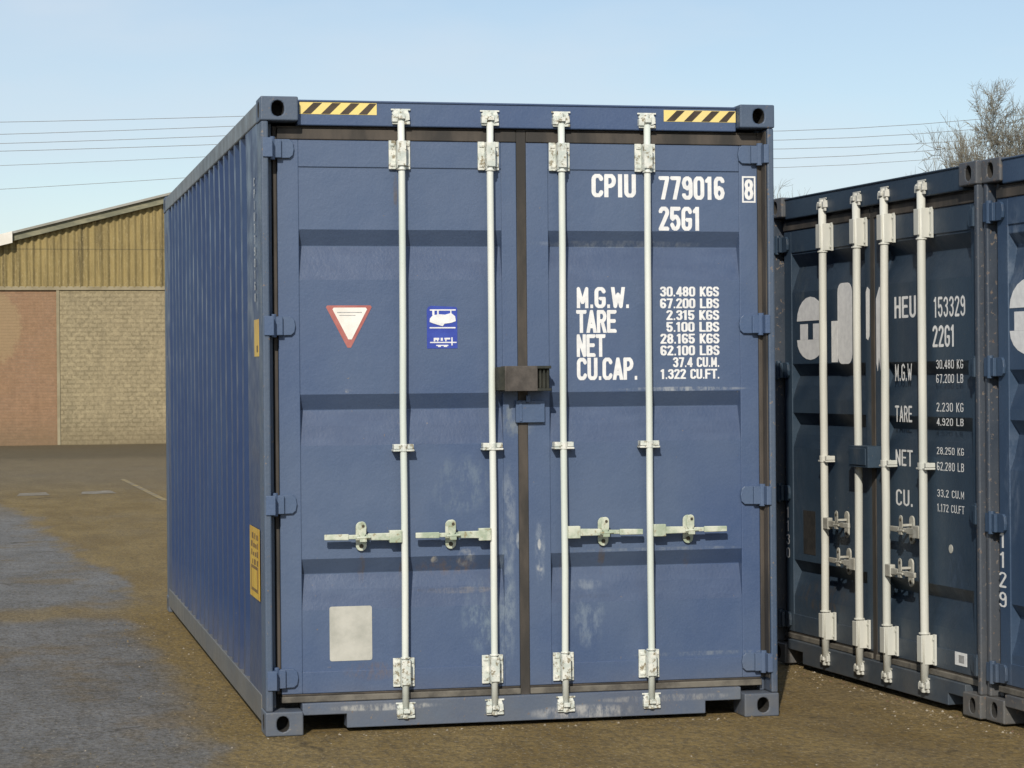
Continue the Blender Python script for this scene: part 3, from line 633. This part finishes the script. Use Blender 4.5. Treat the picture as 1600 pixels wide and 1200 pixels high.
def patch(m, x0, x1, y0, y1, nx, ny, f):
    b = len(m.v)
    for j in range(ny + 1):
        for i in range(nx + 1):
            x = x0 + (x1 - x0) * i / nx; y = y0 + (y1 - y0) * j / ny; m.v.append((x, y, f(x, y)))
    for j in range(ny):
        for i in range(nx): a = b + j * (nx + 1) + i; m.f.append((a, a + 1, a + nx + 2, a + nx + 1)); m.mi.append(0)
gm = MB(); xsn = [-600, -200, -60, -20, 0, 20, 60, 200, 600]; ysn = [-60, -20, 0, 20, 60, 200, 600, 1200]
gm.add([(x, y, 0) for y in ysn for x in xsn], [(j * 9 + i, j * 9 + i + 1, j * 9 + i + 10, j * 9 + i + 9) for j in range(len(ysn) - 1) for i in range(8)])
go = gm.build('ground', ground_mat()); go['kind'] = 'structure'
def worn(name, col, k):
    t = NT(name); c = t.mix(t.ramp(t.noise(3.0, 6, .8), .46, .66), (.165, .135, .09), col); return t.done(c, .9)
m = MB(); m.add([(.86, 28.4, .004), (.94, 28.4, .004), (1.13, 21.2, .004), (1.04, 21.2, .004)], [(0, 1, 2, 3)]); m.build('painted_line', worn('worn_yellow_line', (.42, .29, .05), 1))['kind'] = 'structure'
for a, b, q in ((-.85, -.38, 0), (.05, .56, .2)):
    m = MB(); m.add([(a, 23.2 + q, .004), (b, 23.3 + q, .004), (b - .05, 24.2 + q, .004), (a + .05, 24.0 + q, .004)], [(0, 1, 2, 3)]); m.build('painted_line', worn('worn_white_dash', (.28, .265, .235), 1))['kind'] = 'structure'
# loose stones and crumbs of dirt
m = MB(); rr = random.Random(3)
def stone(x, y, s, mi):
    vs = []
    for i in range(6):
        t = i * math.pi / 3 + rr.uniform(-.3, .3); vs.append((x + s * math.cos(t) * rr.uniform(.7, 1.2), y + s * math.sin(t) * rr.uniform(.7, 1.2), -.001))
    vs.append((x + rr.uniform(-.3, .3) * s, y + rr.uniform(-.3, .3) * s, s * rr.uniform(.4, .9))); m.add(vs, [(i, (i + 1) % 6, 6) for i in range(6)], mi)
for _ in range(420):
    x = rr.uniform(-2.2, 3.2); y = rr.uniform(-2.6, .0); stone(x, y, rr.uniform(.002, .008) * (1.6 if rr.random() < .06 else 1), rr.choice((0, 0, 0, 1)))
for _ in range(330): y = rr.uniform(0, 6.1); stone(-abs(rr.gauss(0, .22)) - .02, y, rr.uniform(.003, .009), rr.choice((0, 0, 0, 0, 0, 0, 1)))
for _ in range(150): y = rr.uniform(-.6, 2.0); x = 3.25 - abs(rr.gauss(0, .18)); stone(x, y, rr.uniform(.003, .012), rr.choice((0, 0, 0, 0, 1)))
for _ in range(110): stone(rr.uniform(.0, 2.4), rr.gauss(-.03, .03), rr.uniform(.003, .010), rr.choice((0, 0, 1)))
for _ in range(130): t = rr.uniform(0, 1); p = A0 + dv * (t * 3.2) - inw * abs(rr.gauss(0, .05)); stone(p.x, p.y, rr.uniform(.004, .011), rr.choice((0, 2, 0, 0, 1)))
gv = m.build('gravel', [simple('brown_dirt_crumbs', (.10, .07, .03), (.2, .15, .08), 40, .9, bump=0), simple('pale_grit', (.24, .2, .15), (.33, .29, .23), 40, .9, bump=0), simple('rust_flakes', (.10, .06, .035), (.17, .10, .06), 40, .9, bump=0)])
tag(gv, 'loose grit and dirt crumbs scattered on the yard around the containers', 'gravel', kind='stuff')

# ------------------------------------------------------------------ shed behind
def masonry(name, c1, c2, mortar, bw, bh, dirt, ms=.012, blot=(.5, .7, .5), second=None):
    t = NT(name); b = t.n('ShaderNodeTexBrick'); m = t.n('ShaderNodeMapping'); s3 = t.sep(); cb = t.n('ShaderNodeCombineXYZ')
    t.l(s3[0], cb.inputs[0]); t.l(s3[2], cb.inputs[1]); t.l(cb.outputs[0], b.inputs['Vector'])
    b.inputs['Scale'].default_value = 1; b.inputs['Brick Width'].default_value = bw; b.inputs['Row Height'].default_value = bh; b.inputs['Mortar Size'].default_value = ms; b.inputs['Bias'].default_value = -.1
    b.inputs['Color1'].default_value = (*c1, 1); b.inputs['Color2'].default_value = (*c2, 1); b.inputs['Mortar'].default_value = (*mortar, 1)
    c = t.mix(t.ramp(t.noise(1.2, 5, .65), .35, .7, 0, .6), b.outputs['Color'], dirt)
    c = t.mix(t.ramp(t.noise(9, 5, .8), .42, .66, 0, .55), c, tuple(v * 1.55 for v in c2))
    c = t.mix(t.ramp(t.noise(6, 5, .8, off=(7, 1, 2)), .50, .70, 0, .5), c, tuple(v * .62 for v in c1))
    c = t.mix(t.ramp(t.noise(2.2, 4, .7, (1, 1, .18), (3, 0, 1)), .52, .72, 0, .4), c, tuple(v * .7 for v in c1))
    if second: c = t.mix(t.ramp(t.math('ADD', t.blob(*second[:4], 0), t.math('MULTIPLY', t.math('SUBTRACT', t.noise(4.5, 6, .75), .5), 1.7)), .25, .65, 0, .6), c, second[4])
    c = t.mix(t.ramp(s3[2], .9, .0, 0, .45), c, (.13, .10, .055))
    t.bump(b.outputs['Fac'], .5, -.01); return t.done(c, .9)
SY = 49.9
shed = empty('brick_shed', (6.2, SY, 0))
tag(shed, 'brick and block shed with mossy corrugated gable, left behind the blue container', 'shed')
def S(mb): 
    mb.v = [(x - 6.2, y - SY, z) for x, y, z in mb.v]; return mb
def gz(x): return 6.35 - abs(x - 6.2 + 3.0 - 3.0) * .2567 + (6.2 - 3.1) * .2567
XL, XR = -3.2, 15.6
m = MB(); m.box(XL, .50, SY, SY + .25, 0, 3.92); S(m).build('brick_wall', masonry('red_brown_brick', (.255, .155, .092), (.225, .135, .08), (.235, .16, .10), .225, .075, (.25, .15, .08), ms=.008, second=(-7.25, 3.0, .85, 1.2, (.30, .22, .12))), shed)
m = MB(); m.box(.503, XR, SY - .02, SY + .25, 0, 3.92); S(m).build('block_wall', masonry('buff_block', (.25, .205, .125), (.28, .23, .14), (.19, .155, .09), .215, .11, (.29, .235, .14), ms=.02), shed)
m = MB(); m.box(XL, XR, SY - .06, SY + .25, 3.923, 4.02); m.box(.45, .53, SY - .05, SY - .021, 0, 3.92); S(m).build('concrete_beam', simple('pale_concrete', (.24, .20, .125), (.31, .265, .175), 2, .9), shed, bevel=.01)
# corrugated gable cladding
m = MB(); x = XL; pts = []
while x < XR:
    for k in range(8):
        xx = x + .17 * k / 8
        if xx <= XR: pts.append((xx, SY - .01 - .030 * (1 + math.cos(2 * math.pi * k / 8))))
    x += .17
m.add([(a, b, 4.0) for a, b in pts] + [(a, b, gz(a) - .12) for a, b in pts], [(i, i + 1, len(pts) + i + 1, len(pts) + i) for i in range(len(pts) - 1)])
def moss():
    t = NT('mossy_asbestos_sheet'); c = t.mix(t.ramp(t.noise(2.0, 5, .7, (1.4, 1, .25)), .35, .65), (.30, .23, .095), (.215, .165, .07))
    c = t.mix(t.ramp(t.noise(3.4, 5, .7, (3.2, 1, .10), (2, 0, 5)), .50, .68, 0, .75), c, (.085, .068, .035)); c = t.mix(t.ramp(t.noise(20, 5, .8, (1, 1, .5)), .50, .64, 0, .55), c, (.36, .29, .15))
    sh = t.n('ShaderNodeMath'); sh.operation = 'PINGPONG'; t.l(t.sep()[2], sh.inputs[0]); sh.inputs[1].default_value = .62; c = t.mix(t.ramp(sh.outputs[0], .0, .025, .6, 0), c, (.09, .075, .04))
    t.bump(t.noise(22, 5, .75), .5, .02); return t.done(c, .95)
S(m).build('gable_cladding', moss(), shed, smooth=True)
rm = MB()
for s in (-1, 1):
    xe = XL - .3 if s < 0 else XR + .3
    a = (6.2, gz(6.2)); b = (xe, gz(xe)); 
    rm.add([(a[0], SY - .28, a[1]), (b[0], SY - .28, b[1]), (b[0], SY + 24, b[1]), (a[0], SY + 24, a[1]), (a[0], SY - .28, a[1] - .06), (b[0], SY - .28, b[1] - .06), (b[0], SY + 24, b[1] - .06), (a[0], SY + 24, a[1] - .06)],
           [(0, 1, 2, 3), (4, 7, 6, 5), (0, 4, 5, 1), (1, 5, 6, 2), (2, 6, 7, 3)])
S(rm).build('roof', simple('lichened_roof_sheet', (.26, .25, .21), (.34, .33, .30), 1.5, .9), shed)
m = MB()
for s in (-1, 1):
    xe = -.62 if s < 0 else XR
    m.prism([(6.2, gz(6.2) - .065), (xe, gz(xe) - .065), (xe, gz(xe) - .24), (6.2, gz(6.2) - .24)], SY - .20, SY - .13)
S(m).build('barge_board', simple('green_grey_weathered_board', (.15, .15, .105), (.25, .235, .155), 3, .9, stretch=(1, 1, 3)), shed)
m = MB(); m.prism([(-.625, gz(-.62) - .0), (XL - .3, gz(XL - .3) - .0), (XL - .3, gz(XL - .3) - .29), (-.625, gz(-.62) - .29)], SY - .34, SY - .285); S(m).build('fascia_board', simple('white_fascia', (.75, .72, .66), (.66, .62, .55), 2, .7), shed)
m = MB(); m.box(XL, XL + .2, SY + .25, SY + 24, 0, gz(XL) - .1); m.box(XR - .2, XR, SY + .25, SY + 24, 0, gz(XR) - .1); m.box(XL, XR, SY + 23.8, SY + 24, 0, gz(XL) - .1); S(m).build('side_wall', simple('rendered_side_wall', (.25, .2, .12), (.3, .24, .15), 1, .9), shed)

# ------------------------------------------------------------------ overhead wires
WIRE = simple('wire_metal', (.17, .17, .17), (.24, .235, .22), 3, .6, bump=0)
PZ = [13.72, 13.34, 12.92, 12.52, 12.06, 11.30]; PSL = [.036, .046, .045, .041, .052, .070]
nm = ['topmost of the thin overhead wires crossing the sky behind the containers', 'second overhead wire from the top behind the containers', 'third overhead wire from the top behind the containers', 'fourth overhead wire from the top behind the containers', 'fifth overhead wire from the top behind the containers', 'lowest overhead wire, seen only left of the blue container over the shed']
RZ = [(13.17, 13.91), (12.74, 13.44), (12.32, 12.93), (11.86, 12.62), (11.44, 12.20)]
for k in range(6):
    pts = []
    for i in range(9):
        s = -28 + 28 * i / 8; pts.append((15 + s, 95, PZ[k] + PSL[k] * s + .0006 * s * (s + 28)))
    if k < 5:
        d1 = (RZ[k][0] - PZ[k]) / 20.2; d2 = (RZ[k][1] - PZ[k]) / 30.7; c_ = (d2 - d1) / 10.5; b_ = d1 - c_ * 20.2
        for i in range(1, 15): s = 48 * i / 14; pts.append((15 + s, 95, PZ[k] + b_ * s + c_ * s * s))
    m = MB(); m.tube(pts, .0125 if k < 4 else .0105, 5)
    tag(m.build('overhead_wire', WIRE), nm[k], 'wire', 'overhead wires')

# ------------------------------------------------------------------ bare trees
def tree(name, x, y, h, spread, seed, label, lean=0, start=.22, levels=5, r0=.12, mat=None, dens=1.0, width=2.0):
    rr = random.Random(seed); root = empty(name, (x, y, 0)); tr = MB(); cr_ = MB()
    def branch(p, d, ln, r, lv, mb):
        n = 6 if lv > 1 else 4; pts = [p]; q = p.copy(); dd_ = d.copy()
        for i in range(n):
            dd_ = (dd_ + Vector((rr.gauss(0, .24), rr.gauss(0, .24), rr.gauss(.03, .14)))).normalized(); q = q + dd_ * ln / n; pts.append(q.copy())
        rs = [r * (1 - .62 * i / n) for i in range(n + 1)]
        mb.tube(pts, rs, 6 if lv > 3 else (4 if lv > 1 else 3), cap=False)
        if lv <= 0: return
        kids = rr.randint(3, 5) if lv > 1 else rr.randint(4, 7)
        for k in range(int(kids * dens + .5)):
            t = rr.uniform(.3, 1.0); i = min(int(t * n), n - 1); pp = pts[i].lerp(pts[i + 1], t * n - i)
            ax = Vector((rr.gauss(0, 1), rr.gauss(0, 1), rr.gauss(0, .5))).normalized()
            nd = (dd_ * rr.uniform(.55, .95) + ax * spread * rr.uniform(.5, 1.0) + Vector((0, 0, .12))).normalized()
            branch(pp, nd, ln * rr.uniform(.50, .78), max(rs[i] * rr.uniform(.5, .72), .0095), lv - 1, cr_)
        branch(pts[-1], dd_, ln * rr.uniform(.6, .8), max(rs[-1], .0095), lv - 1, cr_)
    # trunk
    pts = [Vector((0, 0, -.05))]; q = Vector((0, 0, 0)); th = h * start
    for i in range(4): q = Vector((lean * h * (i + 1) / 4 * .2 + rr.gauss(0, .03), rr.gauss(0, .03), th * (i + 1) / 4)); pts.append(q)
    tr.tube(pts, [r0 * 1.3, r0 * 1.1, r0, r0 * .92, r0 * .85], 8)
    for k in range(4):
        t = 2 * math.pi * k / 4 + rr.uniform(-.5, .5); d = Vector((math.cos(t) * .55 * spread, math.sin(t) * .55 * spread, 1)).normalized(); branch(q, d, h * .27, r0 * .62, levels, cr_)
    zt_ = max(v[2] for v in cr_.v); k_ = (h - th) / (zt_ - th); xr = sorted(abs(v[0]) for v in cr_.v)[int(len(cr_.v) * .97)]; kx = width / xr
    cr_.v = [(v[0] * kx, v[1] * kx, th + (h - th) * (1 - (1 - min(1, (v[2] - th) / (zt_ - th))) ** 1.55)) if v[2] > th else v for v in cr_.v]
    bm_ = mat or BARK
    tr.build('trunk', bm_, root, smooth=True); cr_.build('crown', bm_, root, smooth=True)
    return tag(root, label, 'tree', 'bare trees behind the containers')
BARK = simple('lichen_grey_bark', (.14, .125, .10), (.27, .25, .19), 6, .9, bump=0)
tree('bare_tree', 22.7, 45, 7.95, 1.0, 11, 'low bare thicket-like tree showing above the dark navy container', r0=.13, levels=4, dens=1.0, width=1.45)
tree('bare_tree', 25.3, 46, 9.35, 1.0, 24, 'tall bare tree at the right edge above the containers', r0=.17, levels=5, dens=.92, width=1.3)
tree('bare_tree', 18.15, 45, 6.5, .9, 5, 'tip of a small bare bush in the gap between blue and navy containers', r0=.05, levels=3, width=.8)
